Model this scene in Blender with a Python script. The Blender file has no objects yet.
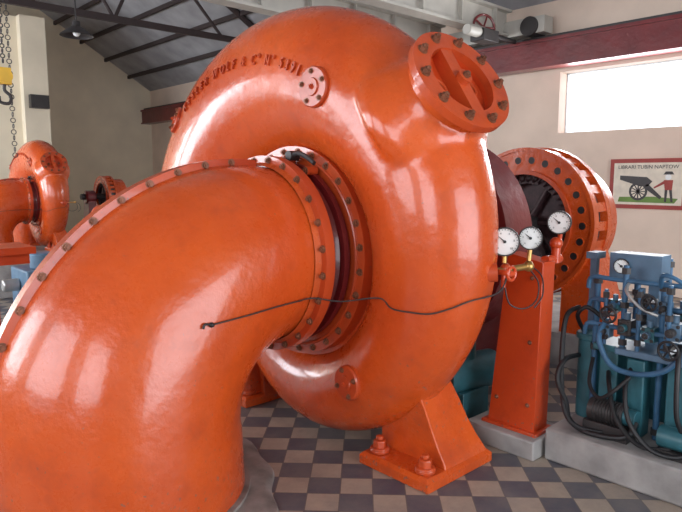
import bpy, bmesh, math, random
from mathutils import Vector, Matrix
random.seed(4)
sin,cos,pi=math.sin,math.cos,math.pi
rad=math.radians
scene=bpy.context.scene
try:
    scene.view_settings.view_transform='Standard'
except Exception: pass

# ---------------------------------------------------------------- materials
def newmat(name):
    m=bpy.data.materials.new(name); m.use_nodes=True
    nt=m.node_tree; b=nt.nodes['Principled BSDF']
    return m,nt,b
def simple(name,col,rough=.5,metal=0,var=.12,scale=6,bump=.0,coat=0):
    m,nt,b=newmat(name)
    b.inputs['Roughness'].default_value=rough; b.inputs['Metallic'].default_value=metal
    b.inputs['Coat Weight'].default_value=coat
    tc=nt.nodes.new('ShaderNodeTexCoord'); n=nt.nodes.new('ShaderNodeTexNoise')
    n.inputs['Scale'].default_value=scale; n.inputs['Detail'].default_value=5
    nt.links.new(tc.outputs['Object'],n.inputs['Vector'])
    r=nt.nodes.new('ShaderNodeValToRGB')
    r.color_ramp.elements[0].position=.3; r.color_ramp.elements[1].position=.7
    r.color_ramp.elements[0].color=tuple(c*(1-var) for c in col)+(1,)
    r.color_ramp.elements[1].color=tuple(min(1,c*(1+var)) for c in col)+(1,)
    nt.links.new(n.outputs['Fac'],r.inputs['Fac']); nt.links.new(r.outputs['Color'],b.inputs['Base Color'])
    if bump:
        bp=nt.nodes.new('ShaderNodeBump'); bp.inputs['Strength'].default_value=bump; bp.inputs['Distance'].default_value=.02
        nt.links.new(n.outputs['Fac'],bp.inputs['Height']); nt.links.new(bp.outputs['Normal'],b.inputs['Normal'])
    return m
def paint(name,col,dark,rough=.25,chips=True):
    m,nt,b=newmat(name); L=nt.links
    tc=nt.nodes.new('ShaderNodeTexCoord')
    def noise(s,d=6,ro=.55):
        n=nt.nodes.new('ShaderNodeTexNoise'); n.inputs['Scale'].default_value=s; n.inputs['Detail'].default_value=d
        n.inputs['Roughness'].default_value=ro; L.new(tc.outputs['Object'],n.inputs['Vector']); return n
    def ramp(src,p0,p1,c0,c1):
        r=nt.nodes.new('ShaderNodeValToRGB'); e=r.color_ramp.elements
        e[0].position=p0;e[1].position=p1;e[0].color=c0;e[1].color=c1
        L.new(src,r.inputs['Fac']); return r
    def math2(op,a,b_):
        q=nt.nodes.new('ShaderNodeMath'); q.operation=op; q.use_clamp=True
        L.new(a,q.inputs[0])
        if isinstance(b_,float): q.inputs[1].default_value=b_
        else: L.new(b_,q.inputs[1])
        return q.outputs[0]
    n1=noise(1.7); r1=ramp(n1.outputs['Fac'],.35,.7,(*col,1),(*dark,1))
    sp=nt.nodes.new('ShaderNodeSeparateXYZ'); L.new(tc.outputs['Object'],sp.inputs[0])
    mr=nt.nodes.new('ShaderNodeMapRange'); mr.inputs['From Min'].default_value=0; mr.inputs['From Max'].default_value=.8
    mr.inputs['To Min'].default_value=.07; mr.inputs['To Max'].default_value=0; L.new(sp.outputs['Z'],mr.inputs['Value'])
    n2=noise(42,3); r2=ramp(math2('ADD',n2.outputs['Fac'],mr.outputs[0]),.69,.72,(0,0,0,1),(1,1,1,1))
    n3=noise(3.1,8,.7); r3=ramp(math2('ADD',n3.outputs['Fac'],mr.outputs[0]),.48,.60,(0,0,0,1),(.8,.8,.8,1))
    mx=nt.nodes.new('ShaderNodeMixRGB'); L.new(math2('MULTIPLY',r2.outputs['Color'],r3.outputs['Color']),mx.inputs['Fac'])
    L.new(r1.outputs['Color'],mx.inputs[1]); mx.inputs[2].default_value=(.22,.13,.10,1)
    n4=noise(6,9,.72); r4=ramp(math2('ADD',n4.outputs['Fac'],mr.outputs[0]),.54,.82,(0,0,0,1),(.6,.6,.6,1))
    mx2=nt.nodes.new('ShaderNodeMixRGB'); L.new(r4.outputs['Color'],mx2.inputs['Fac'])
    L.new(mx.outputs[0],mx2.inputs[1]); mx2.inputs[2].default_value=(dark[0]*.6,dark[1]*.6,dark[2]*1.0,1)
    L.new(mx2.outputs[0],b.inputs['Base Color'])
    rr=nt.nodes.new('ShaderNodeMapRange'); rr.inputs['To Min'].default_value=rough-.08; rr.inputs['To Max'].default_value=rough+.14
    L.new(n4.outputs['Fac'],rr.inputs['Value']); L.new(rr.outputs[0],b.inputs['Roughness'])
    bp=nt.nodes.new('ShaderNodeBump'); bp.inputs['Strength'].default_value=.3; bp.inputs['Distance'].default_value=.02
    n5=noise(9,4); L.new(n5.outputs['Fac'],bp.inputs['Height']); L.new(bp.outputs['Normal'],b.inputs['Normal'])
    b.inputs['Coat Weight'].default_value=.45; b.inputs['Coat Roughness'].default_value=.08
    return m
ORANGE=paint('orange_paint',(.66,.098,.014),(.53,.066,.011),.25)
ORANGE2=paint('orange_paint_flange',(.58,.080,.017),(.42,.048,.013),.32)
MAROON=paint('maroon_paint',(.20,.016,.018),(.12,.010,.012),.38)
RED=paint('red_paint',(.63,.072,.014),(.52,.052,.011),.35)
STEEL=simple('bolt_painted',(.22,.085,.045),.45,.3,.4,20)
DARK=simple('black_rubber',(.012,.012,.014),.5)
IRON=simple('dark_iron',(.05,.045,.045),.5,.3)
TEAL=simple('teal_paint',(.03,.125,.155),.4,0,.3,8)
BLUE=simple('blue_paint',(.045,.13,.24),.42,0,.3,8)
BLUEG=simple('blue_grey_paint',(.10,.18,.27),.45,0,.2,8)
BRASS=simple('brass',(.5,.3,.1),.35,.8)
WHITE=simple('dial_white',(.85,.86,.84),.4,0,.03)
CONC=simple('concrete',(.34,.33,.32),.85,0,.3,5,.4)
CONCD=simple('dirty_concrete',(.22,.20,.185),.85,0,.4,7,.5)
WALL=simple('cream_plaster',(.80,.71,.55),.9,0,.08,1.2,.1)
WALLP=simple('east_cream_plaster',(.77,.62,.51),.9,0,.08,1.5,.1)
ROOF=simple('roof_sheet',(.34,.335,.35),.8,0,.2,2)
TRUSS=simple('truss_steel',(.05,.035,.035),.6,.2)
CRANE=simple('crane_cream',(.50,.48,.43),.5,0,.1,4)
YELLOW=simple('yellow_paint',(.8,.5,.03),.4)
COPPER=simple('copper_coils',(.05,.022,.025),.5,.2,.4,30)
GLASS=simple('pane_frame',(.75,.77,.77),.5)
GREEN=simple('grass_paint',(.16,.27,.07),.8)
PBG=simple('painting_ground',(.78,.70,.58),.8,0,.1,9)
PFR=simple('painting_frame_red',(.35,.05,.04),.6)
ALU=simple('aluminium',(.5,.5,.5),.35,.7)
# tile floor
TS=.178
m,nt,b=newmat('checker_tiles'); FLOOR=m; L=nt.links
tc=nt.nodes.new('ShaderNodeTexCoord'); mp=nt.nodes.new('ShaderNodeMapping')
mp.inputs['Rotation'].default_value=(0,0,rad(-45)); mp.inputs['Location'].default_value=(.03,.05,.013)
L.new(tc.outputs['Object'],mp.inputs['Vector'])
ck=nt.nodes.new('ShaderNodeTexChecker'); ck.inputs['Scale'].default_value=1/TS
ck.inputs['Color1'].default_value=(.070,.076,.105,1); ck.inputs['Color2'].default_value=(.42,.345,.27,1)
L.new(mp.outputs[0],ck.inputs['Vector'])
n=nt.nodes.new('ShaderNodeTexNoise'); n.inputs['Scale'].default_value=2.6; n.inputs['Detail'].default_value=9; n.inputs['Roughness'].default_value=.75; L.new(tc.outputs['Object'],n.inputs['Vector'])
r=nt.nodes.new('ShaderNodeValToRGB'); r.color_ramp.elements[0].position=.38; r.color_ramp.elements[1].position=.70
r.color_ramp.elements[0].color=(.06,.06,.06,1); r.color_ramp.elements[1].color=(.75,.75,.75,1)
L.new(n.outputs['Fac'],r.inputs['Fac'])
mx=nt.nodes.new('ShaderNodeMixRGB'); L.new(r.outputs[0],mx.inputs[0]); L.new(ck.outputs[0],mx.inputs[1]); mx.inputs[2].default_value=(.20,.185,.17,1)
br=nt.nodes.new('ShaderNodeTexBrick'); br.offset=0; br.inputs['Scale'].default_value=1/TS
br.inputs['Brick Width'].default_value=1; br.inputs['Row Height'].default_value=1; br.inputs['Mortar Size'].default_value=.02
L.new(mp.outputs[0],br.inputs['Vector'])
mx2=nt.nodes.new('ShaderNodeMixRGB'); L.new(br.outputs['Fac'],mx2.inputs[0]); L.new(mx.outputs[0],mx2.inputs[1]); mx2.inputs[2].default_value=(.13,.12,.115,1)
L.new(mx2.outputs[0],b.inputs['Base Color'])
rr=nt.nodes.new('ShaderNodeMapRange'); rr.inputs['To Min'].default_value=.32; rr.inputs['To Max'].default_value=.7; L.new(n.outputs['Fac'],rr.inputs['Value']); L.new(rr.outputs[0],b.inputs['Roughness'])

# ---------------------------------------------------------------- mesh builder
class MB:
    def __init__(s): s.v=[];s.f=[];s.m=[];s.mats=[]
    def mi(s,mat):
        if mat not in s.mats: s.mats.append(mat)
        return s.mats.index(mat)
    def add(s,vs,fs,mat):
        o=len(s.v); s.v+= [Vector(v) for v in vs]; k=s.mi(mat)
        for f in fs: s.f.append(tuple(i+o for i in f)); s.m.append(k)
    def box(s,lo,hi,mat,M=None):
        x0,y0,z0=lo;x1,y1,z1=hi
        vs=[Vector(p) for p in [(x0,y0,z0),(x1,y0,z0),(x1,y1,z0),(x0,y1,z0),(x0,y0,z1),(x1,y0,z1),(x1,y1,z1),(x0,y1,z1)]]
        if M: vs=[M@v for v in vs]
        s.add(vs,[(0,3,2,1),(4,5,6,7),(0,1,5,4),(1,2,6,5),(2,3,7,6),(3,0,4,7)],mat)
    def hexa(s,b4,t4,mat):
        s.add(list(b4)+list(t4),[(0,3,2,1),(4,5,6,7),(0,1,5,4),(1,2,6,5),(2,3,7,6),(3,0,4,7)],mat)
    def rings(s,rings,mat,closed_u=True,cap0=True,cap1=True,loop=False):
        n=len(rings[0]); vs=[p for r in rings for p in r]; fs=[]
        R=len(rings)
        for i in range(R if loop else R-1):
            a=i*n; b_=((i+1)%R)*n
            for j in range(n if closed_u else n-1):
                k=(j+1)%n; fs.append((a+j,a+k,b_+k,b_+j))
        if not loop:
            if cap0: fs.append(tuple(range(n))[::-1])
            if cap1: fs.append(tuple((R-1)*n+j for j in range(n)))
        s.add(vs,fs,mat)
    def frame(s,n):
        n=Vector(n).normalized(); t=Vector((0,0,1)) if abs(n.z)<.9 else Vector((1,0,0))
        u=t.cross(n).normalized(); w=n.cross(u); return u,w,n
    def cyl(s,p0,p1,r0,mat,r1=None,seg=20):
        p0=Vector(p0);p1=Vector(p1); r1=r0 if r1 is None else r1
        u,w,n=s.frame(p1-p0)
        s.rings([[p+(u*cos(2*pi*j/seg)+w*sin(2*pi*j/seg))*r for j in range(seg)] for p,r in((p0,r0),(p1,r1))],mat)
    def lathe(s,o,n,prof,mat,seg=48,cap0=True,cap1=True,loop=False):
        o=Vector(o); u,w,n=s.frame(n)
        s.rings([[o+n*h+(u*cos(2*pi*j/seg)+w*sin(2*pi*j/seg))*max(r,1e-4) for j in range(seg)] for h,r in prof],mat,cap0=cap0,cap1=cap1,loop=loop)
    def ring(s,o,n,ri,ro,h0,h1,mat,seg=64):
        s.lathe(o,n,[(h0,ri),(h0,ro),(h1,ro),(h1,ri)],mat,seg,loop=True)
    def torus(s,o,n,R,r,mat,seg=40,sg=10):
        s.lathe(o,n,[(r*sin(2*pi*k/sg),R+r*cos(2*pi*k/sg)) for k in range(sg)],mat,seg,loop=True)
    def tube(s,pts,r,mat,seg=10,smooth=True,sub=6):
        P=[Vector(p) for p in pts]
        if smooth and len(P)>2:
            Q=[]
            for i in range(len(P)-1):
                a=P[max(i-1,0)];b_=P[i];c=P[i+1];d=P[min(i+2,len(P)-1)]
                for k in range(sub):
                    t=k/sub
                    Q.append(.5*((2*b_)+(c-a)*t+(2*a-5*b_+4*c-d)*t*t+(3*b_-a-3*c+d)*t**3))
            Q.append(P[-1]); P=Q
        rs=[]; u=None
        for i,p in enumerate(P):
            t=(P[min(i+1,len(P)-1)]-P[max(i-1,0)]).normalized()
            if u is None: u,w,_=s.frame(t)
            else: u=(u-t*u.dot(t)).normalized()
            w=t.cross(u)
            rs.append([p+(u*cos(2*pi*j/seg)+w*sin(2*pi*j/seg))*r for j in range(seg)])
        s.rings(rs,mat)
    def sphere(s,c,r,mat,seg=20,sc=(1,1,1)):
        c=Vector(c); rs=[]
        for i in range(1,12):
            a=pi*i/12
            rs.append([c+Vector((sc[0]*r*sin(a)*cos(2*pi*j/seg),sc[1]*r*sin(a)*sin(2*pi*j/seg),-sc[2]*r*cos(a))) for j in range(seg)])
        s.rings(rs,mat)
    def bolt(s,p,n,r,mat=None,h=None,stud=True):
        mat=mat or STEEL; p=Vector(p); n=Vector(n).normalized(); h=h or r*.9
        s.cyl(p-n*.005,p+n*r*.18,r*1.35,mat,seg=14)
        s.cyl(p,p+n*h,r,mat,r*.96,seg=6)
        if stud: s.cyl(p+n*h,p+n*(h*1.5),r*.55,mat,seg=10)
    def char(s,txt,M,size,ext,mat,bold=0):
        c=bpy.data.curves.new('t','FONT'); c.body=txt; c.size=size; c.extrude=ext; c.align_x='CENTER'; c.resolution_u=3; c.offset=bold
        o=bpy.data.objects.new('t',c); scene.collection.objects.link(o)
        dg=bpy.context.evaluated_depsgraph_get(); dg.update()
        me=bpy.data.meshes.new_from_object(o.evaluated_get(dg))
        s.add([M@v.co for v in me.vertices],[tuple(p.vertices) for p in me.polygons],mat)
        bpy.data.objects.remove(o); bpy.data.curves.remove(c); bpy.data.meshes.remove(me)
    def build(s,name,parent=None,angle=35,bevel=0):
        me=bpy.data.meshes.new(name); me.from_pydata([tuple(v) for v in s.v],[],s.f)
        for mt in s.mats: me.materials.append(mt)
        me.polygons.foreach_set('material_index',s.m)
        me.polygons.foreach_set('use_smooth',[True]*len(s.f))
        bm=bmesh.new(); bm.from_mesh(me); bmesh.ops.recalc_face_normals(bm,faces=bm.faces); bm.to_mesh(me); bm.free()
        me.set_sharp_from_angle(angle=rad(angle)); me.update()
        o=bpy.data.objects.new(name,me); scene.collection.objects.link(o)
        if parent: o.parent=parent
        if bevel:
            bv=o.modifiers.new('bevel','BEVEL'); bv.width=bevel; bv.segments=2; bv.limit_method='ANGLE'; bv.angle_limit=rad(50)
        return o
def empty(name,loc=(0,0,0)):
    e=bpy.data.objects.new(name,None); e.location=loc; scene.collection.objects.link(e); e.empty_display_size=.2; return e

# ---------------------------------------------------------------- turbine geometry
XV,YC,ZA=2.70,3.13,1.235
XF=2.50
KEY=[(-172,.80,.17,.16),(-130,.86,.21,.20),(-90,.92,.27,.25),(-45,.94,.305,.28),(0,.97,.355,.32),(45,1.01,.415,.36),(90,1.07,.48,.40),(135,1.15,.56,.45),(180,1.24,.61,.48)]
def kv(th):
    for i in range(len(KEY)-1):
        a,b_=KEY[i],KEY[i+1]
        if th<=b_[0]:
            t=(th-a[0])/(b_[0]-a[0]); p=KEY[max(i-1,0)]; q=KEY[min(i+2,len(KEY)-1)]
            out=[]
            for k in (1,2,3):
                out.append(.5*(2*a[k]+(b_[k]-p[k])*t+(2*p[k]-5*a[k]+4*b_[k]-q[k])*t*t+(3*a[k]-p[k]-3*b_[k]+q[k])*t**3))
            return out
    return KEY[-1][1:]
RMIN=.655
def S(th,ph):
    Rc,ar,ax=kv(th)
    def P(t,p):
        Rc,ar,ax=kv(t); r=max(Rc+ar*cos(p),RMIN)
        return Vector((XV-ax*sin(p),YC-r*cos(rad(t)),ZA+r*sin(rad(t))))
    pt=P(th,rad(ph)); dt=P(th+.5,rad(ph))-P(th-.5,rad(ph)); dp=P(th,rad(ph)+.01)-P(th,rad(ph)-.01)
    n=dt.cross(dp).normalized()
    c=Vector((XV,YC-Rc*cos(rad(th)),ZA+Rc*sin(rad(th))))
    if n.dot(pt-c)<0: n=-n
    return pt,n,dt.normalized()
T=empty('water_turbine')
NP,NN,NT=S(40,5)
NN=(NN+Vector((-.01,-.04,.0))).normalized()
NT=(NT-NN*NT.dot(NN)).normalized()
mb=MB(); rs=[]; NS=72
th=-172
while th<=180.01:
    Rc,ar,ax=kv(th); ring=[]
    for j in range(NS):
        p=2*pi*j/NS; r_=max(Rc+ar*cos(p),RMIN)
        ring.append(Vector((XV-ax*sin(p),YC-r_*cos(rad(th)),ZA+r_*sin(rad(th)))))
    rs.append(ring); th+=2.0
Rc,ar,ax=kv(180)
for z in (ZA-.4,ZA-.8,0.0):
    rs.append([Vector((XV-ax*sin(2*pi*j/NS),YC+max(Rc+ar*cos(2*pi*j/NS),RMIN),z)) for j in range(NS)])
mb.rings(rs,ORANGE)
mb.lathe(NP-NN*.30,NN,[(0,.30),(.04,.42),(.12,.405),(.18,.355),(.24,.305),(.28,.272),(.315,.262)],ORANGE,64)
sc_=mb.build('spiral_casing',T,40)
rm=sc_.modifiers.new('remesh','REMESH'); rm.mode='VOXEL'; rm.voxel_size=.018; rm.use_smooth_shade=True
sm=sc_.modifiers.new('smooth','SMOOTH'); sm.factor=.5; sm.iterations=16
dg=bpy.context.evaluated_depsgraph_get(); dg.update()
me=bpy.data.meshes.new_from_object(sc_.evaluated_get(dg))
if len(me.polygons)>1000:
    sc_.modifiers.clear(); sc_.data=me; me.name='spiral_casing'
    if not me.materials: me.materials.append(ORANGE)
    me.polygons.foreach_set('use_smooth',[True]*len(me.polygons))

AX=(-1,0,0)
mb=MB()
def fl(x): return (x,YC,ZA)
mb.lathe(fl(XF+.12),AX,[(0,0),(0,.69),(.07,.69),(.07,.66),(.12,.65)],ORANGE2,72,cap0=False,cap1=False)
mb.ring(fl(XF),AX,.50,.665,-.05,.035,ORANGE2,80)
mb.torus(fl(XF-.035),AX,.60,.012,ORANGE2,80,8)
mb.lathe(fl(XF),AX,[(.03,.545),(.06,.545),(.085,.53),(.14,.50),(.20,.50)],MAROON,64,cap0=False,cap1=False)
mb.ring(fl(XF-.075),AX,.49,.565,-.02,.02,MAROON,64)
for k in range(28):
    a=2*pi*(k+.5)/28
    mb.bolt((XF-.035,YC+.632*cos(a),ZA+.632*sin(a)),AX,.017)
mb.build('stay_ring',T)
mb=MB()
mb.lathe(fl(XV),(1,0,0),[(.10,0),(.10,.66),(.18,.66),(.18,.5),(.3,.42),(.45,.2),(.45,0)],ORANGE2,64,cap0=False,cap1=False)
for k in range(20):
    a=2*pi*k/20; mb.bolt((XV+.18,YC+.6*cos(a),ZA+.6*sin(a)),(1,0,0),.018)
mb.build('back_cover',T)
mb=MB()
for a in (62,84,100,130):
    a=rad(a); c=Vector((XF-.11,YC-.575*cos(a),ZA+.575*sin(a)))
    mb.cyl(c+Vector((.05,0,0)),c-Vector((.03,0,0)),.026,ORANGE2)
    mb.bolt(c-Vector((.03,0,0)),AX,.018)
c=Vector((XF-.13,YC-.12,ZA+.60)); mb.tube([c,c+Vector((0,-.08,.012)),c+Vector((0,-.17,-.02)),c+Vector((0,-.22,-.05))],.014,IRON)
mb.cyl(c-Vector((.02,0,0)),c+Vector((.05,0,0)),.03,IRON)
mb.build('ring_lugs',T)

# elbow draft tube
EX=XF-.235; BR=.90
mb=MB(); path=[]
path.append((Vector((EX,YC,ZA)),Vector((-1,0,0)),.53))
bx=2.17
for i in range(0,41):
    t=pi/2*i/40; path.append((Vector((bx-BR*sin(t),YC,ZA-BR+BR*cos(t))),Vector((-cos(t),0,-sin(t))),.535+.125*(i/40)**.8))
path.append((Vector((bx-BR,YC,.0)),Vector((0,0,-1)),.67))
rs=[]
for c,t,r_ in path:
    nn=Vector((0,1,0)).cross(t).normalized()
    rs.append([c+(Vector((0,1,0))*cos(2*pi*j/72)+nn*sin(2*pi*j/72))*r_ for j in range(72)])
mb.rings(rs,ORANGE)
mb.build('elbow_shell',T,40)
def elbow_pt(x,z):   # near-side surface point of the elbow at given x,z
    best=None
    for c,t,r_ in path:
        d=Vector((x,YC,z))-c; l=(d-t*d.dot(t)).length
        if best is None or abs(d.dot(t))<best[0]: best=(abs(d.dot(t)),l,r_)
    return Vector((x,YC-math.sqrt(max(best[2]**2-best[1]**2,0)),z))
mb=MB()
mb.ring((EX,YC,ZA),AX,.50,.60,-.035,.03,ORANGE2,80)
mb.lathe((EX,YC,ZA),AX,[(.03,.56),(.06,.54)],ORANGE,64,cap0=False,cap1=False)
for k in range(24):
    a=2*pi*(k+.5)/24; mb.bolt((EX-.03,YC+.575*cos(a),ZA+.575*sin(a)),AX,.017)
def seam(sgn):
    rr=[]
    for c,t,r_ in path[1:]:
        nn=Vector((0,1,0)).cross(t).normalized()
        if nn.dot(Vector((-1,0,1)))<0: nn=-nn
        nn=nn*sgn
        a=c+nn*(r_-.02); b_=c+nn*(r_+.035)
        rr.append([a+Vector((0,-.045,0)),b_+Vector((0,-.035,0)),b_+Vector((0,.035,0)),a+Vector((0,.045,0))])
    mb.rings(rr,ORANGE2)
    acc=0; prev=None
    for i,(c,t,r_) in enumerate(path[1:]):
        nn=Vector((0,1,0)).cross(t).normalized()
        if nn.dot(Vector((-1,0,1)))<0: nn=-nn
        q=c+nn*sgn*(r_+.012)
        if prev is not None: acc+=(q-prev).length
        prev=q
        if acc>.125:
            acc=0; mb.bolt(q+Vector((0,-.038,0)),(0,-1,0),.017)
seam(1)
mb.build('elbow_flanges',T)
mb=MB()
rr=[]
for h,R0,am in ((0.0,.86,.035),(.015,.85,.035),(.028,.80,.02),(.028,.62,0)):
    rr.append([Vector((bx-BR+(R0+am*sin(5*a+1)+am*.6*sin(11*a))*cos(a),YC+(R0+am*sin(5*a+1)+am*.6*sin(11*a))*sin(a),h)) for a in [2*pi*j/96 for j in range(96)]])
mb.rings(rr,CONCD,cap0=False,cap1=False)
mb.ring((bx-BR,YC,0),(0,0,1),.64,.70,.028,.045,CONCD,64)
mb.build('elbow_collar',T)

mb=MB()
def cover(th,ph,R,nb):
    p,n,t=S(th,ph)
    mb.lathe(p-n*.03,n,[(0,R),(.042,R),(.05,R*.93),(.05,R*.45),(.06,R*.42),(.06,0)],ORANGE2,36,cap0=False,cap1=False)
    u,w,_=mb.frame(n)
    for k in range(nb):
        a=2*pi*k/nb+.4; mb.bolt(p+n*.02+(u*cos(a)+w*sin(a))*R*.75,n,.013)
    mb.bolt(p+n*.03,n,.015,ORANGE2)
cover(67.5,88,.115,5); cover(143,56,.10,5); cover(-52,92,.105,4)
mb.build('handhole_covers',T)

# relief nozzle with divided port flange
mb=MB()
n=NN; F0=NP+n*.065; u=NT; w=n.cross(u)
Mx=Matrix((u,w,n)).transposed().to_4x4(); Mx.translation=F0
mb.ring(F0,n,.205,.258,-.10,.01,ORANGE,64)
mb.ring(F0,n,.20,.305,0,.045,ORANGE2,64)
mb.lathe(F0,n,[(.045,.201),(-.03,.201),(-.04,.15),(-.04,.0)],RED,48,cap0=False,cap1=False)
mb.box((-.203,-.04,-.04),(.203,.04,.038),ORANGE2,Mx)
mb.cyl(F0+n*.03,F0+n*.07,.04,ORANGE2,seg=20); mb.bolt(F0+n*.065,n,.022,STEEL)
for sx in(-1,1):
    mb.torus(F0-n*.034+w*sx*.115,n,.05,.012,ORANGE2,24,8); mb.cyl(F0-n*.04+w*sx*.115,F0-n*.022+w*sx*.115,.022,STEEL)
for k in range(10):
    a=2*pi*k/10+.2; q=F0+n*.045+(u*cos(a)+w*sin(a))*.256
    mb.bolt(q,n,.021,h=.025)
mb.build('relief_nozzle',T)

# cast lettering
mb=MB()
txt='KESLER WOLF & C° N° 5391'
wd={' ':.6,'W':1.45,'&':1.15,'°':.65,'C':1.1,'N':1.1,'O':1.15}
adv=[wd.get(c_,.95) for c_ in txt]; tot=sum(adv); acc=0
for i,chh in enumerate(txt):
    k=(acc+adv[i]/2)/tot; acc+=adv[i]
    if chh==' ': continue
    f=lambda k: S(137+(74.5-137)*k,68+18*k)
    p,n,t=f(k); p2,_,_=f(k+.02)
    right=(p2-p).normalized(); up=n.cross(right).normalized(); right=up.cross(n)
    Mx=Matrix((right,up,n)).transposed().to_4x4(); Mx.translation=p+n*.001
    mb.char(chh,Mx@Matrix.Diagonal((.82,1.25,1,1)),.072,.014,ORANGE2,.001)
mb.build('cast_lettering',T,30)

# feet
mb=MB()
def foot(sy):
    Y=lambda d: YC-sy*d
    def rect(d0,d1,xa,xb,z): return [Vector((xa,Y(d0),z)),Vector((xb,Y(d0),z)),Vector((xb,Y(d1),z)),Vector((xa,Y(d1),z))]
    mb.rings([rect(.60,1.13,2.49,3.10,0),rect(.60,1.13,2.49,3.10,.055),rect(.62,1.11,2.51,3.08,.075)],ORANGE)
    rs=[]
    for z,d0,d1,xa,xb in((.05,.60,1.12,2.66,3.08),(.10,.615,1.10,2.67,3.06),(.18,.62,1.055,2.665,3.03),(.28,.61,1.02,2.65,2.99),(.40,.58,.985,2.63,2.95),(.52,.54,.95,2.60,2.90),(.66,.50,.90,2.58,2.86)):
        rs.append(rect(d0,d1,xa,xb,z))
    mb.rings(rs,ORANGE)
    for d in (.69,1.04):
        q=Vector((2.575,Y(d),.075))
        mb.cyl(q,q+Vector((0,0,.025)),.06,ORANGE2); mb.bolt(q+Vector((0,0,.025)),(0,0,1),.042,ORANGE2,.05)
foot(1); foot(-1)
mb.build('feet',T,25,.014)

# capillary line
mb=MB()
o_=Vector((0,-.012,0))
pts=[elbow_pt(1.497,1.012)+o_,elbow_pt(1.62,1.018)+o_,elbow_pt(1.76,1.024)+o_,elbow_pt(1.92,1.030)+o_,elbow_pt(2.08,1.032)+o_*1.5,Vector((2.20,2.60,1.035)),Vector((2.30,2.48,1.02))]
for th_,ph_ in ((-12,106),(-13,88),(-12,70),(-11,52),(-9,36),(-7,18)):
    p,n,_=S(th_,ph_); pts.append(p+n*.010)
pts+= [Vector((2.80,1.80,1.10)),Vector((2.87,1.79,1.19))]
mb.tube(pts,.0042,IRON,8)
q=pts[0]; mb.sphere(q,.013,DARK)
mb.tube([q,q+Vector((-.035,0,.008)),q+Vector((-.045,0,-.012))],.006,DARK)
mb.build('capillary_line',T)
mb=MB()
mb.cyl((2.70,1.90,1.20),(2.78,1.80,1.21),.05,ORANGE2)
mb.cyl((2.76,1.82,1.21),(3.06,1.77,1.22),.018,BRASS)
mb.cyl((2.80,1.81,1.21),(2.79,1.72,1.21),.015,RED); mb.torus((2.79,1.72,1.21),(0,1,0),.034,.009,RED,20,8)
mb.box((2.755,1.715,1.20),(2.825,1.727,1.22),RED)
mb.cyl((2.86,1.81,1.2),(2.86,1.81,1.12),.012,RED)
mb.sphere((2.86,1.80,1.22),.030,ORANGE2); mb.sphere((3.04,1.77,1.22),.03,BRASS)
mb.tube([(3.04,1.76,1.2),(3.08,1.73,1.13),(3.05,1.72,1.04),(2.96,1.74,1.0),(2.88,1.78,1.03),(2.86,1.80,1.12)],.004,DARK,8)
mb.tube([(3.05,1.76,1.22),(3.13,1.74,1.16),(3.15,1.74,1.05),(3.10,1.76,.98)],.004,DARK,8)
mb.build('gauge_manifold',T)

# ---------------------------------------------------------------- flywheel / shaft / generator
G=empty('flywheel')
mb=MB()
mb.lathe((3.72,YC,ZA),(1,0,0),[(0,.1),(0,.70),(.02,.78),(.36,.78),(.38,.70),(.38,.1)],MAROON,72)
mb.ring((3.70,YC,ZA),(1,0,0),.60,.70,-.02,.02,MAROON,72)
for k in range(12):
    a=2*pi*k/12; mb.bolt((3.72,YC+.65*cos(a),ZA+.65*sin(a)),AX,.018)
mb.box((3.75,YC-.12,0),(4.05,YC+.12,.5),MAROON)
mb.build('wheel_guard',G)
mb=MB(); mb.cyl((3.2,YC,ZA),(4.5,YC,ZA),.10,ALU,seg=32)
mb.lathe((4.2,YC,ZA),(1,0,0),[(0,.12),(0,.2),(.22,.2),(.22,.12)],IRON,40)
mb.build('shaft',G)

GE=empty('electric_generator')
ZG=ZA+.045
mb=MB(); mb.cyl((4.52,YC,ZG-.02),(5.45,YC,ZG-.02),.10,IRON,seg=32)
mb.lathe((4.65,YC,ZA),(1,0,0),[(0,.11),(0,.2),(.05,.24),(.3,.24),(.35,.2),(.35,.11)],MAROON,40)
mb.hexa([(4.65,YC-.35,0),(5.0,YC-.35,0),(5.0,YC+.35,0),(4.65,YC+.35,0)],[(4.7,YC-.2,ZA-.1),(4.95,YC-.2,ZA-.1),(4.95,YC+.2,ZA-.1),(4.7,YC+.2,ZA-.1)],MAROON)
mb.build('bearing_pedestal',GE)
mb=MB(); GX=5.24; RO=.69
mb.ring((GX,YC,ZG),AX,.455,RO,-.05,.0,ORANGE,80)
mb.ring((GX,YC,ZG),AX,.455,.49,-.0,.025,ORANGE2,80)
mb.ring((GX,YC,ZG),AX,RO-.02,RO+.012,-.07,.015,ORANGE,80)
mb.ring((GX,YC,ZG),AX,RO-.06,RO+.02,-.30,-.23,ORANGE,80)
mb.ring((GX,YC,ZG),AX,RO-.10,RO-.05,-.28,-.05,IRON,80)
NB=26
for k in range(NB):
    a=2*pi*k/NB
    c=Vector((GX,YC+.585*cos(a),ZG+.585*sin(a)))
    mb.cyl(c+Vector((.001,0,0)),c+Vector((-.004,0,0)),.033,DARK,seg=20); mb.torus(c,AX,.036,.006,ORANGE,20,6)
    e=Vector((0,cos(a),sin(a))); tt=Vector((0,-sin(a),cos(a)))
    Mx=Matrix((Vector((1,0,0)),tt,e)).transposed().to_4x4(); Mx.translation=Vector((GX,YC,ZG))
    mb.box((.05,-.04,RO-.08),(.25,.04,RO+.005),ORANGE,Mx)
mb.lathe((GX+.29,YC,ZG),(1,0,0),[(0,RO-.02),(.04,RO-.1),(.4,RO-.1),(.45,RO-.16),(.6,.35),(.6,.0)],ORANGE,64,cap0=False,cap1=False)
mb.build('stator_frame',GE)
mb=MB()
mb.ring((GX,YC,ZG),AX,.37,.47,-.34,-.05,COPPER,72)
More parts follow.
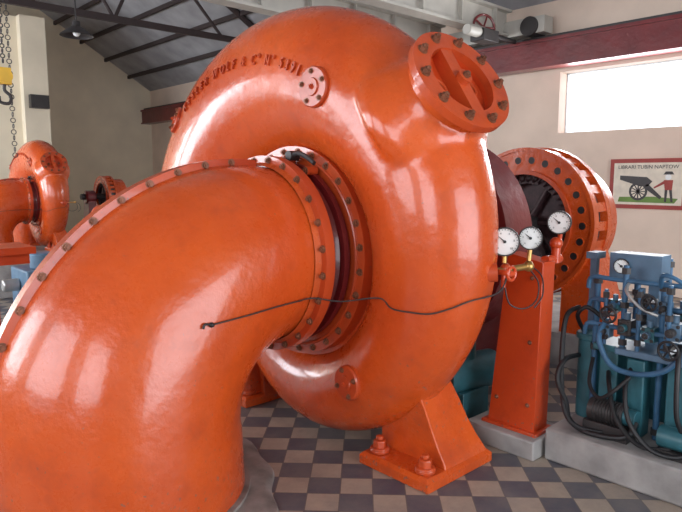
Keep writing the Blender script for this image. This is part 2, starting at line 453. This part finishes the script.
mb.lathe((GX+.14,YC,ZG),(1,0,0),[(0,.0),(0,.37),(.2,.37)],COPPER,64,cap0=False,cap1=False)
for k in range(40):
    a=2*pi*k/40
    mb.tube([(GX+.06,YC+.38*cos(a),ZG+.38*sin(a)),(GX+.02,YC+.42*cos(a+.04),ZG+.42*sin(a+.04)),(GX+.06,YC+.46*cos(a+.08),ZG+.46*sin(a+.08))],.010,COPPER,6)
for k in range(6):
    a=2*pi*k/6; e=Vector((0,cos(a),sin(a)))
    mb.cyl(Vector((GX+.12,YC,ZG)),Vector((GX+.12,YC,ZG))+e*.36,.03,COPPER)
mb.build('windings',GE)
mb=MB()
mb.box((5.20,YC-.9,.0),(6.4,YC+.9,.30),CONC)
for s_ in(-1,1):
    mb.hexa([(5.26,YC+s_*.40,.30),(5.74,YC+s_*.40,.30),(5.74,YC+s_*.85,.30),(5.26,YC+s_*.85,.30)],[(5.28,YC+s_*.40,ZA-.4),(5.56,YC+s_*.40,ZA-.4),(5.56,YC+s_*.66,ZA-.12),(5.28,YC+s_*.66,ZA-.12)],ORANGE)
mb.build('generator_feet',GE)

# ---------------------------------------------------------------- gauges
def gauge(mb,c,n,R):
    c=Vector(c); n=Vector(n).normalized(); u,w,_=mb.frame(n)
    mb.lathe(c-n*.04,n,[(0,R*.5),(0,R*.95),(.035,R),(.05,R),(.055,R*.97),(.055,R*.9),(.045,R*.9)],IRON,36,cap1=False)
    mb.lathe(c-n*.04,n,[(.044,R*.92),(.046,0)],WHITE,36,cap0=False,cap1=False)
    for k in range(21):
        a=rad(225-13.5*k); d=u*cos(a)+w*sin(a); s_=Vector(n).cross(d)
        q=c+n*.0065; wd=.0015 if k%2==0 else .0008
        mb.add([q+d*R*.78+s_*wd,q+d*R*.78-s_*wd,q+d*R*.88-s_*wd,q+d*R*.88+s_*wd],[(0,1,2,3)],DARK)
        if R>.06 and k%4==0:
            Mx=Matrix((u,w,n)).transposed().to_4x4(); Mx.translation=q+d*R*.62-w*R*.07
            mb.char(str(k//2),Mx,R*.2,.0005,DARK)
    d=(u*cos(rad(140))+w*sin(rad(140))); s_=n.cross(d); q=c+n*.009
    mb.add([q+s_*.004,q-s_*.004,q+d*R*.75],[(0,1,2)],DARK); mb.cyl(q-n*.003,q+n*.003,.008,DARK)
nd=Vector((-.85,-.5,.02))
mb=MB(); gauge(mb,(2.86,1.81,1.365),nd,.078); mb.cyl((2.86,1.81,1.25),(2.87,1.815,1.30),.013,BRASS); mb.build('pressure_gauge')
mb=MB(); gauge(mb,(3.04,1.765,1.375),nd,.064); mb.cyl((3.04,1.77,1.25),(3.05,1.77,1.32),.013,BRASS); mb.build('pressure_gauge')
GP=empty('pressure_gauge_stand')
mb=MB()
b4=[(3.36,2.21,.12),(3.36,1.88,.12),(3.52,1.88,.12),(3.52,2.21,.12)]
t4=[(3.36,2.10,1.24),(3.36,1.86,1.20),(3.50,1.86,1.20),(3.50,2.10,1.24)]
mb.hexa(b4,t4,RED)
for (y,z) in ((1.93,.3),(1.93,.7),(1.93,1.1),(2.15,.3)):
    mb.bolt((3.36,y,z),AX,.011)
mb.box((3.33,1.85,.12),(3.55,2.24,.14),RED)
mb.build('post',GP,30,.006)
mb=MB(); mb.box((3.26,1.82,0),(3.64,2.32,.12),CONC); mb.build('footing',GP,30,.01)
mb=MB()
gauge(mb,(3.55,1.87,1.43),(-1,-.35,.0),.072)
mb.tube([(3.57,1.87,1.43),(3.58,1.88,1.30),(3.57,1.89,1.2)],.014,RED)
mb.cyl((3.45,1.9,1.2),(3.62,1.9,1.2),.03,RED)
mb.cyl((3.56,1.89,1.18),(3.56,1.89,1.32),.028,RED); mb.sphere((3.56,1.89,1.3),.04,RED)
mb.build('gauge',GP)

# ---------------------------------------------------------------- room
X0,X1,Y0,Y1=-3.5,9.5,-4.0,19.4; EV=4.5; RX=3.0; RZ=EV+(X1-RX)*.6
mb=MB(); mb.box((X0-.3,Y0-.3,-.2),(X1+.3,Y1+.3,0),FLOOR); mb.build('floor')
def wall_x(name,xa,xb,holes,mat):
    mb=MB(); y=Y0
    for (a,b_,c,d) in holes:
        mb.box((xa,y,0),(xb,a,EV+.15),mat); mb.box((xa,a,0),(xb,b_,c),mat); mb.box((xa,a,d),(xb,b_,EV+.15),mat); y=b_
    mb.box((xa,y,0),(xb,Y1,EV+.15),mat); return mb.build(name)
WH=[(1.6,5.10,2.42,3.38)]
wall_x('wall_east',X1,X1+.3,WH,WALLP)
WW=[(-2.5,.3,1.5,3.9),(1.6,4.4,1.5,3.9),(5.7,8.5,1.5,3.9),(9.8,12.6,1.5,3.9),(14,16.8,1.5,3.9)]
wall_x('wall_west',X0-.3,X0,WW,WALL)
def window(i,x,h,n,w_=.02):
    a,b_,c,d=h; mb=MB()
    for k in range(n+1):
        y=a+(b_-a)*k/n; mb.box((x-.03,y-w_,c),(x+.03,y+w_,d),GLASS)
    for z in (c,d): mb.box((x-.03,a,z-.02),(x+.03,b_,z+.02),GLASS)
    mb.build('window_%d'%i)
window(1,X1+.25,WH[0],1)
for i,h in enumerate(WW): window(i+2,X0-.2,h,4)
def gable(name,ya,yb,mat,door=False):
    mb=MB()
    P=[(X0,EV),(RX,RZ),(X1,EV)]
    if door:
        mb.box((X0,ya,0),(0.5,yb,EV),mat); mb.box((5.5,ya,0),(X1,yb,EV),mat); mb.box((.5,ya,3.8),(5.5,yb,EV),mat)
    else: mb.box((X0,ya,0),(X1,yb,EV),mat)
    vs=[(x,ya,z) for x,z in P]+[(x,yb,z) for x,z in P]
    mb.add(vs,[(0,1,2),(5,4,3),(0,3,4,1),(1,4,5,2),(2,5,3,0)],mat)
    mb.build(name,None,20)
gable('wall_north',Y1,Y1+.3,WALL)
gable('wall_south',Y0-.3,Y0,WALL,True)
mb=MB(); mb.box((X0,16,0),(5.1,16.25,5.4),WALL); mb.box((4.9,16.25,0),(5.1,Y1,5.4),WALL); mb.box((4.6,15.75,0),(5.15,16,5.4),WALL)
mb.build('wall_annex')
mb=MB()
for sx in (-1,1):
    xe=RX+sx*7.0; ze=RZ-7.0*.6
    ya,yb=Y0-.6,Y1+.6
    mb.add([(xe,ya,ze),(RX,ya,RZ),(RX,yb,RZ),(xe,yb,ze),(xe,ya,ze+.1),(RX,ya,RZ+.1),(RX,yb,RZ+.1),(xe,yb,ze+.1)],
       [(0,1,2,3),(4,7,6,5),(0,4,5,1),(3,2,6,7),(0,3,7,4),(1,5,6,2)],ROOF)
mb.build('ceiling',None,20)
mb=MB()
for s_ in(-1,1):
    for k in range(1,9):
        t=k/9; x=RX+s_*6.5*t; z=RZ-3.9*t-.02
        mb.box((x-.03,Y0,z-.10),(x+.03,Y1,z),TRUSS)
mb.build('trim_purlins')
def bar(mb,p,q,r=.045): 
    mb.cyl(p,q,r,TRUSS,seg=8)
for y in (0,4.2,12,):
    mb=MB(); zt=4.72
    mb.box((X0,y-.04,zt-.06),(X1,y+.04,zt+.06),TRUSS)
    bar(mb,(X0+.1,y,EV),(RX,y,RZ-.2),.07); bar(mb,(X1-.1,y,EV),(RX,y,RZ-.2),.07)
    for s_ in(-1,1):
        pts=[(0,RZ-.2),(2.2,zt),(3.0,RZ-.2-3.0*.6),(4.6,zt)]
        for a,b_ in zip(pts,pts[1:]): bar(mb,(RX+s_*a[0],y,a[1]),(RX+s_*b_[0],y,b_[1]),.035)
    bar(mb,(RX,y,zt),(RX,y,RZ-.2),.04)
    mb.build('roof_truss')
mb=MB()
mb.box((X1-.36,Y0,3.43),(X1-.06,Y1,3.47),MAROON); mb.box((X1-.36,Y0,3.82),(X1-.06,Y1,3.87),MAROON); mb.box((X1-.32,Y0,3.47),(X1,Y1,3.82),MAROON)
mb.box((X1-.25,Y0,3.87),(X1-.19,Y1,3.93),IRON)
mb.build('trim_crane_rail_east')
mb=MB()
mb.box((X0+.0,Y0,3.95),(X0+.36,Y1,4.2),MAROON); mb.build('trim_crane_rail_west')
CR=empty('overhead_crane')
mb=MB()
for y in (5.95,7.3):
    mb.box((X0+.2,y-.02,4.02),(X1-.3,y+.02,4.40),CRANE); mb.box((X0+.2,y-.12,3.99),(X1-.3,y+.12,4.03),CRANE); mb.box((X0+.2,y-.12,4.38),(X1-.3,y+.12,4.42),CRANE)
    k=X0+.6
    while k<X1-.4: mb.box((k-.01,y-.10,4.03),(k+.01,y+.10,4.38),CRANE); k+=.9
mb.box((X1-.38,5.2,3.97),(X1-.12,8.1,4.22),CRANE)
for y in(5.45,7.85):
    mb.cyl((X1-.42,y,4.08),(X1-.08,y,4.08),.15,IRON,seg=28)
mb.build('girders',CR)
mb=MB()
c=Vector((8.45,5.85,4.03))
nd_=Vector((-.4,-1,0))
mb.torus(c,nd_,.19,.02,MAROON,32,8)
for k in range(5):
    a=2*pi*k/5; u,w,_=mb.frame(nd_); mb.cyl(c,c+(u*cos(a)+w*sin(a))*.19,.014,MAROON)
mb.cyl(c,(8.65,6.1,4.03),.03,IRON)
mb.box((8.1,5.6,3.76),(8.5,5.85,3.94),IRON); mb.cyl((7.8,5.7,3.88),(8.1,5.7,3.88),.08,CRANE)
mb.cyl((8.5,5.7,3.88),(9.1,5.7,3.88),.04,IRON)
mb.build('travel_drive',CR,30,.01)
mb=MB(); hx,hy=1.60,6.0
for k in range(60):
    z=4.0-k*.042
    if z<2.68: break
    mb.torus((hx,hy,z),(1,0,0) if k%2 else (0,1,0),.017,.005,IRON,10,6)
mb.box((hx-.05,hy-.04,2.50),(hx+.05,hy+.04,2.64),YELLOW); mb.cyl((hx,hy-.05,2.57),(hx,hy+.05,2.57),.06,YELLOW)
mb.tube([(hx,hy,2.50),(hx,hy,2.45),(hx+.04,hy-.02,2.40),(hx+.02,hy-.03,2.34),(hx-.04,hy,2.35),(hx-.05,hy,2.40)],.014,IRON)
for k in range(50):
    z=4.0-k*.05
    if z<1.9: break
    mb.torus((hx+.05,hy,z),(1,0,0) if k%2 else (0,1,0),.02,.004,IRON,10,6)
mb.box((hx-.1,hy-.1,3.97),(hx+.15,hy+.1,4.2),YELLOW)
mb.build('chain_hoist',CR)

# ---------------------------------------------------------------- wall painting
WP=empty('wall_painting')
mb=MB(); x=X1-.02
ya,yb,za,zb=4.19,3.10,1.25,1.98
mb.box((x-.03,yb,za),(x+.02,ya,zb),PFR)
mb.box((x-.034,yb+.06,za+.06),(x-.03,ya-.06,zb-.06),PBG)
q=x-.036
def poly(pts,mat,dx=0):
    mb.add([(q-dx,ya-.06-px*(ya-yb-.12),za+.06+pz*(zb-za-.12)) for px,pz in pts],[tuple(range(len(pts)))],mat)
poly([(0.08,.06),(.9,.05),(.95,.16),(.6,.20),(.1,.18)],GREEN)
W0=(.38,.32)
def disc(cx,cz,r,mat,dx): poly([(cx+r*cos(2*pi*k/20)*.62,cz+r*sin(2*pi*k/20)) for k in range(20)],mat,dx)
disc(*W0,.22,IRON,.001); disc(*W0,.165,PBG,.002)
for k in range(6):
    a=pi*k/6; c_,s_=cos(a),sin(a)
    poly([(W0[0]+.11*c_-.01*s_,W0[1]+.17*s_+.01*c_),(W0[0]+.11*c_+.01*s_,W0[1]+.17*s_-.01*c_),(W0[0]-.11*c_+.01*s_,W0[1]-.17*s_-.01*c_),(W0[0]-.11*c_-.01*s_,W0[1]-.17*s_+.01*c_)],IRON,.003)
poly([(.10,.60),(.10,.70),(.5,.66),(.58,.56),(.52,.44),(.4,.44)],IRON,.004)
poly([(.45,.42),(.70,.14),(.72,.20),(.52,.50)],IRON,.004)
disc(.80,.66,.07,WHITE,.001); poly([(.74,.59),(.87,.59),(.86,.36),(.76,.36)],PFR,.001); poly([(.76,.36),(.80,.36),(.79,.08),(.76,.08)],IRON,.001); poly([(.82,.36),(.86,.36),(.88,.08),(.85,.08)],IRON,.001)
poly([(.74,.57),(.60,.42),(.61,.39),(.76,.51)],PFR,.002); poly([(.73,.72),(.88,.72),(.85,.79),(.76,.79)],IRON,.002)
Mx=Matrix((Vector((0,-1,0)),Vector((0,0,1)),Vector((-1,0,0)))).transposed().to_4x4(); Mx.translation=Vector((x-.037,(ya+yb)/2,zb-.145))
mb.char('LIBRARI TUBIN NAPTOW',Mx,.075,.001,IRON)
mb.build('panel',WP)

# ---------------------------------------------------------------- concrete plinth & governor
PL=MB(); PL.box((3.35,.3,0),(5.0,1.80,.20),CONC); PL.build('concrete_plinth',None,30,.015)
HG=empty('hydraulic_governor_unit')
mb=MB()
mb.cyl((3.75,1.72,.2),(3.75,1.72,.70),.08,TEAL,seg=28); mb.cyl((3.75,1.72,.70),(3.75,1.72,.74),.095,TEAL,seg=28)
mb.box((3.62,1.50,.2),(3.76,1.61,.68),TEAL); mb.box((3.60,1.34,.2),(3.72,1.44,.66),TEAL)
mb.box((3.60,1.06,.2),(3.80,1.22,.72),TEAL); mb.box((3.56,1.03,.68),(3.84,1.5,.72),BLUEG)
mb.box((3.95,1.0,.2),(4.4,1.70,.66),TEAL); mb.box((4.0,1.05,.66),(4.35,1.65,.70),BLUEG)
mb.box((3.58,1.48,.68),(3.82,1.64,.72),TEAL)
mb.box((3.60,.60,.2),(3.85,.95,.8),TEAL)
mb.build('tanks',HG,30,.008)
mb=MB()
PV=[(1.66,3.66,.2,1.12,.018),(1.28,3.66,.2,1.12,.018),(1.48,3.62,.7,1.2,.016),(1.17,3.8,.7,1.15,.018),
    (1.58,3.60,.72,1.05,.012),(1.38,3.58,.72,1.08,.012),(1.22,3.58,.72,1.12,.014),(1.36,3.95,.7,1.22,.016),(1.60,4.1,.7,1.2,.02),(1.10,3.62,.7,1.05,.014)]
for (y,x_,z0,z1,r_) in PV:
    mb.cyl((x_,y,z0),(x_,y,z1),r_,BLUE,seg=14)
    for z in (z0+.03,(z0+z1)/2,z1-.05): mb.cyl((x_,y,z),(x_,y,z+.035),r_*1.6,IRON,seg=6)
for z,x_ in ((.80,3.60),(.94,3.64),(1.08,3.62)):
    mb.tube([(x_,1.70,z-.04),(x_,1.68,z+.03),(x_,1.55,z+.03),(x_,1.3,z+.03),(x_,1.06,z+.03),(x_,1.02,z-.05)],.014,BLUE)
mb.tube([(3.60,1.58,.85),(3.53,1.58,.76),(3.53,1.50,.62),(3.53,1.35,.60),(3.53,1.2,.66),(3.56,1.1,.8)],.016,BLUE)
mb.tube([(3.6,1.28,1.1),(3.52,1.24,1.18),(3.52,1.14,1.14),(3.6,1.10,1.0)],.012,BLUE)
mb.tube([(3.62,1.46,1.1),(3.54,1.44,1.06),(3.54,1.36,.98),(3.58,1.28,.94)],.009,ALU)
mb.box((3.76,1.34,1.10),(3.90,1.64,1.25),BLUEG); gauge(mb,(3.74,1.56,1.175),(-1,-.3,0),.045)
mb.box((3.80,1.36,.7),(3.86,1.42,1.1),BLUEG)
mb.box((3.80,1.74,.74),(3.84,1.78,1.2),BLUEG); mb.box((3.76,1.72,1.2),(3.88,1.79,1.24),BLUEG)
mb.build('pipework',HG,30)
mb=MB()
MM=[BLUEG,IRON,TEAL]
for i,(x_,y,z,s_) in enumerate(((3.62,1.58,.80,.055),(3.62,1.46,.84,.065),(3.62,1.33,.82,.06),(3.62,1.2,.86,.07),(3.66,1.40,1.0,.055),(3.66,1.55,.95,.05),(3.64,1.26,.98,.05),(3.62,1.12,.98,.05),(3.6,1.10,.80,.06),(3.9,1.45,.85,.08),(3.9,1.25,.88,.08))):
    mt=MM[i%3]
    mb.box((x_-s_*.6,y-s_*.6,z-s_*.7),(x_+s_*.6,y+s_*.6,z+s_*.7),mt)
    mb.cyl((x_-s_*.6,y,z),(x_-s_*1.2,y,z),s_*.35,MM[(i+1)%3]); mb.cyl((x_,y,z+s_*.7),(x_,y,z+s_*1.3),s_*.3,BLUEG)
    mb.bolt((x_-s_*1.2,y,z),AX,s_*.22,IRON)
    for a in(-.4,.4):
        for b_ in(-.5,.5): mb.bolt((x_-s_*.6,y+a*s_,z+b_*s_),AX,.008,IRON)
for (x_,y,z,r_) in ((3.50,1.52,.92,.045),(3.50,1.30,1.02,.04),(3.48,1.18,.78,.05)):
    mb.torus((x_,y,z),(1,0,0),r_,.007,DARK,24,8); mb.cyl((x_,y,z),(x_+.12,y,z),.009,ALU)
    for a in (0,pi/3,2*pi/3): mb.cyl((x_,y-r_*cos(a),z-r_*sin(a)),(x_,y+r_*cos(a),z+r_*sin(a)),.005,DARK,seg=8)
mb.cyl((3.52,1.60,.34),(3.52,1.40,.34),.065,IRON,seg=28); mb.cyl((3.52,1.40,.34),(3.52,1.33,.34),.05,TEAL)
for k in range(9): mb.cyl((3.52,1.42+k*.018,.34),(3.52,1.426+k*.018,.34),.073,IRON,seg=28)
mb.box((3.46,1.36,.2),(3.6,1.62,.28),IRON)
mb.cyl((3.5,1.20,.30),(3.5,.95,.30),.06,TEAL,seg=28); mb.box((3.44,.93,.2),(3.56,1.2,.24),IRON)
mb.build('valves_and_pumps',HG,30,.004)
mb=MB()
mb.tube([(3.66,1.76,.60),(3.50,1.77,.60),(3.42,1.77,.5),(3.44,1.72,.36),(3.45,1.70,.26),(3.42,1.6,.225),(3.42,1.45,.23),(3.44,1.35,.26),(3.5,1.33,.33)],.016,DARK)
mb.tube([(3.68,1.78,.90),(3.56,1.80,.86),(3.50,1.79,.66),(3.46,1.76,.44),(3.41,1.70,.30),(3.41,1.62,.24),(3.46,1.5,.23)],.015,DARK)
mb.tube([(3.62,1.55,.55),(3.52,1.5,.5),(3.44,1.42,.35),(3.43,1.3,.24),(3.45,1.2,.23),(3.5,1.1,.26)],.013,DARK)
mb.tube([(3.64,1.42,.62),(3.50,1.40,.52),(3.42,1.34,.36),(3.41,1.22,.24),(3.43,1.08,.23),(3.5,1.0,.3)],.013,DARK)
mb.tube([(3.72,1.76,.74),(3.62,1.76,.86),(3.62,1.70,.92),(3.66,1.62,.86)],.013,DARK)
mb.tube([(3.56,1.15,.8),(3.46,1.12,.7),(3.43,1.1,.45),(3.5,1.08,.33)],.013,DARK)
mb.tube([(3.60,1.64,.62),(3.48,1.60,.5),(3.44,1.52,.44),(3.44,1.44,.50),(3.5,1.38,.58)],.011,DARK)
mb.build('hoses',HG)
SM=empty('servomotor')
mb=MB(); mb.cyl((3.30,2.55,.35),(3.75,2.45,.35),.13,TEAL,seg=32); mb.box((3.35,2.4,0),(3.65,2.6,.25),TEAL)
mb.cyl((3.5,2.5,.4),(3.5,2.5,.85),.07,TEAL); mb.cyl((3.5,2.5,.85),(3.5,2.5,.95),.10,IRON)
mb.build('body',SM,30,.006)

# ---------------------------------------------------------------- second unit, lamps etc
def instance(src,name,loc,sc):
    e=empty(name,loc); e.scale=(sc,)*3
    for ch in list(src.children):
        o=ch.copy(); scene.collection.objects.link(o); o.parent=e
    return e
def localbox(e,lo,hi,name):
    s_=e.scale[0]; mb=MB()
    mb.box([(lo[i]-e.location[i])/s_ for i in range(3)],[(hi[i]-e.location[i])/s_ for i in range(3)],CONC)
    mb.build(name,e,30,.02)
s2=.64; c2=Vector((3.40,11,1.33))
e2=instance(T,'water_turbine',tuple(c2-s2*Vector((XV,YC,ZA))),s2)
localbox(e2,(1.8,9.6,0),(4.1,12.5,c2.z-s2*ZA),'foundation')
s3=.52; c3=Vector((4.55,11.4,1.35))
e3=instance(GE,'electric_generator',tuple(c3-s3*Vector((GX,YC,ZA))),s3)
localbox(e3,(4.15,10.7,0),(5.4,12.0,c3.z-s3*ZA),'foundation')
mb=MB(); tx,ty=1.60,6.9
mb.box((tx-.35,ty-.3,.95),(tx+.35,ty+.3,1.02),RED); mb.box((tx-.3,ty-.25,.85),(tx+.3,ty+.25,.95),RED)
mb.cyl((tx,ty,.03),(tx,ty,.86),.06,RED); mb.cyl((tx,ty,0),(tx,ty,.04),.25,RED); mb.cyl((tx-.1,ty,1.02),(tx-.1,ty,1.25),.03,RED); mb.torus((tx-.1,ty,1.25),(0,0,1),.16,.015,RED)
mb.cyl((tx-.26,ty,1.25),(tx+.06,ty,1.25),.012,RED)
mb.build('valve_pedestal',None,30)
mb=MB(); mb.box((2.3,8.2,0),(2.8,8.9,.55),BLUEG); mb.cyl((2.55,8.4,.55),(2.55,8.4,.75),.15,BLUEG); mb.cyl((2.3,8.55,.35),(2.1,8.55,.35),.08,ALU); mb.build('oil_pump_unit',None,30,.02)
mb=MB()
mb.box((3.4,8.9,0),(3.9,9.4,.9),RED); mb.cyl((3.65,9.15,.9),(3.65,9.15,1.15),.16,RED); mb.sphere((3.65,9.15,1.15),.16,RED); mb.cyl((3.5,9.1,.7),(3.2,9.1,.7),.06,IRON)
mb.build('governor_cabinet',None,30,.02)
mb=MB(); p=Vector((4.10,11.0,4.18))
mb.lathe(p,(0,0,1),[(-.10,.27),(-.08,.26),(0,.16),(.06,.07),(.14,.06),(.14,0)],IRON,36,cap0=False,cap1=False)
mb.cyl(p+Vector((0,0,.12)),(p.x,p.y,6.7),.012,IRON); mb.sphere(p+Vector((0,0,-.05)),.06,WHITE)
mb.build('pendant_lamp')
mb=MB(); p=Vector((4.85,15.55,3.45))
mb.box((p.x-.2,p.y-.12,p.z-.15),(p.x+.2,p.y+.05,p.z+.15),IRON); mb.box((p.x-.16,p.y-.13,p.z-.11),(p.x+.16,p.y-.12,p.z+.11),IRON); mb.cyl((p.x,p.y+.05,p.z),(p.x,15.75,p.z+.1),.03,IRON)
mb.build('floodlight')

# ---------------------------------------------------------------- lights
w=bpy.data.worlds.new('sky'); scene.world=w; w.use_nodes=True
bg=w.node_tree.nodes['Background']; bg.inputs[0].default_value=(.84,.90,1,1); bg.inputs[1].default_value=3.2
def area(name,loc,rot,sx,sy,e,col):
    l=bpy.data.lights.new(name,'AREA'); l.shape='RECTANGLE'; l.size=sx; l.size_y=sy; l.energy=e; l.color=col
    o=bpy.data.objects.new(name,l); o.location=loc; o.rotation_euler=rot; scene.collection.objects.link(o)
for i,h in enumerate(WW):
    area('daylight_west',(X0+.03,(h[0]+h[1])/2,(h[2]+h[3])/2),(0,rad(-90),0),h[3]-h[2],h[1]-h[0],(90,80,130,290,380)[i],(.88,.93,1))
area('daylight_east',(X1-.02,3.3,2.9),(0,rad(90),0),.9,3.3,150,(.95,.97,1))
area('daylight_door',(3,Y0+.05,1.9),(rad(90),0,0),5,3.6,180,(.95,.96,1))

# ---------------------------------------------------------------- camera
cd=bpy.data.cameras.new('camera'); cam=bpy.data.objects.new('camera',cd); scene.collection.objects.link(cam)
cd.sensor_width=36; cd.lens=36*620/682; cd.clip_start=.05
cam.location=(0,0,1.7)
cam.rotation_euler=(rad(90-7.17),0,rad(47.2)-rad(90))
scene.camera=cam
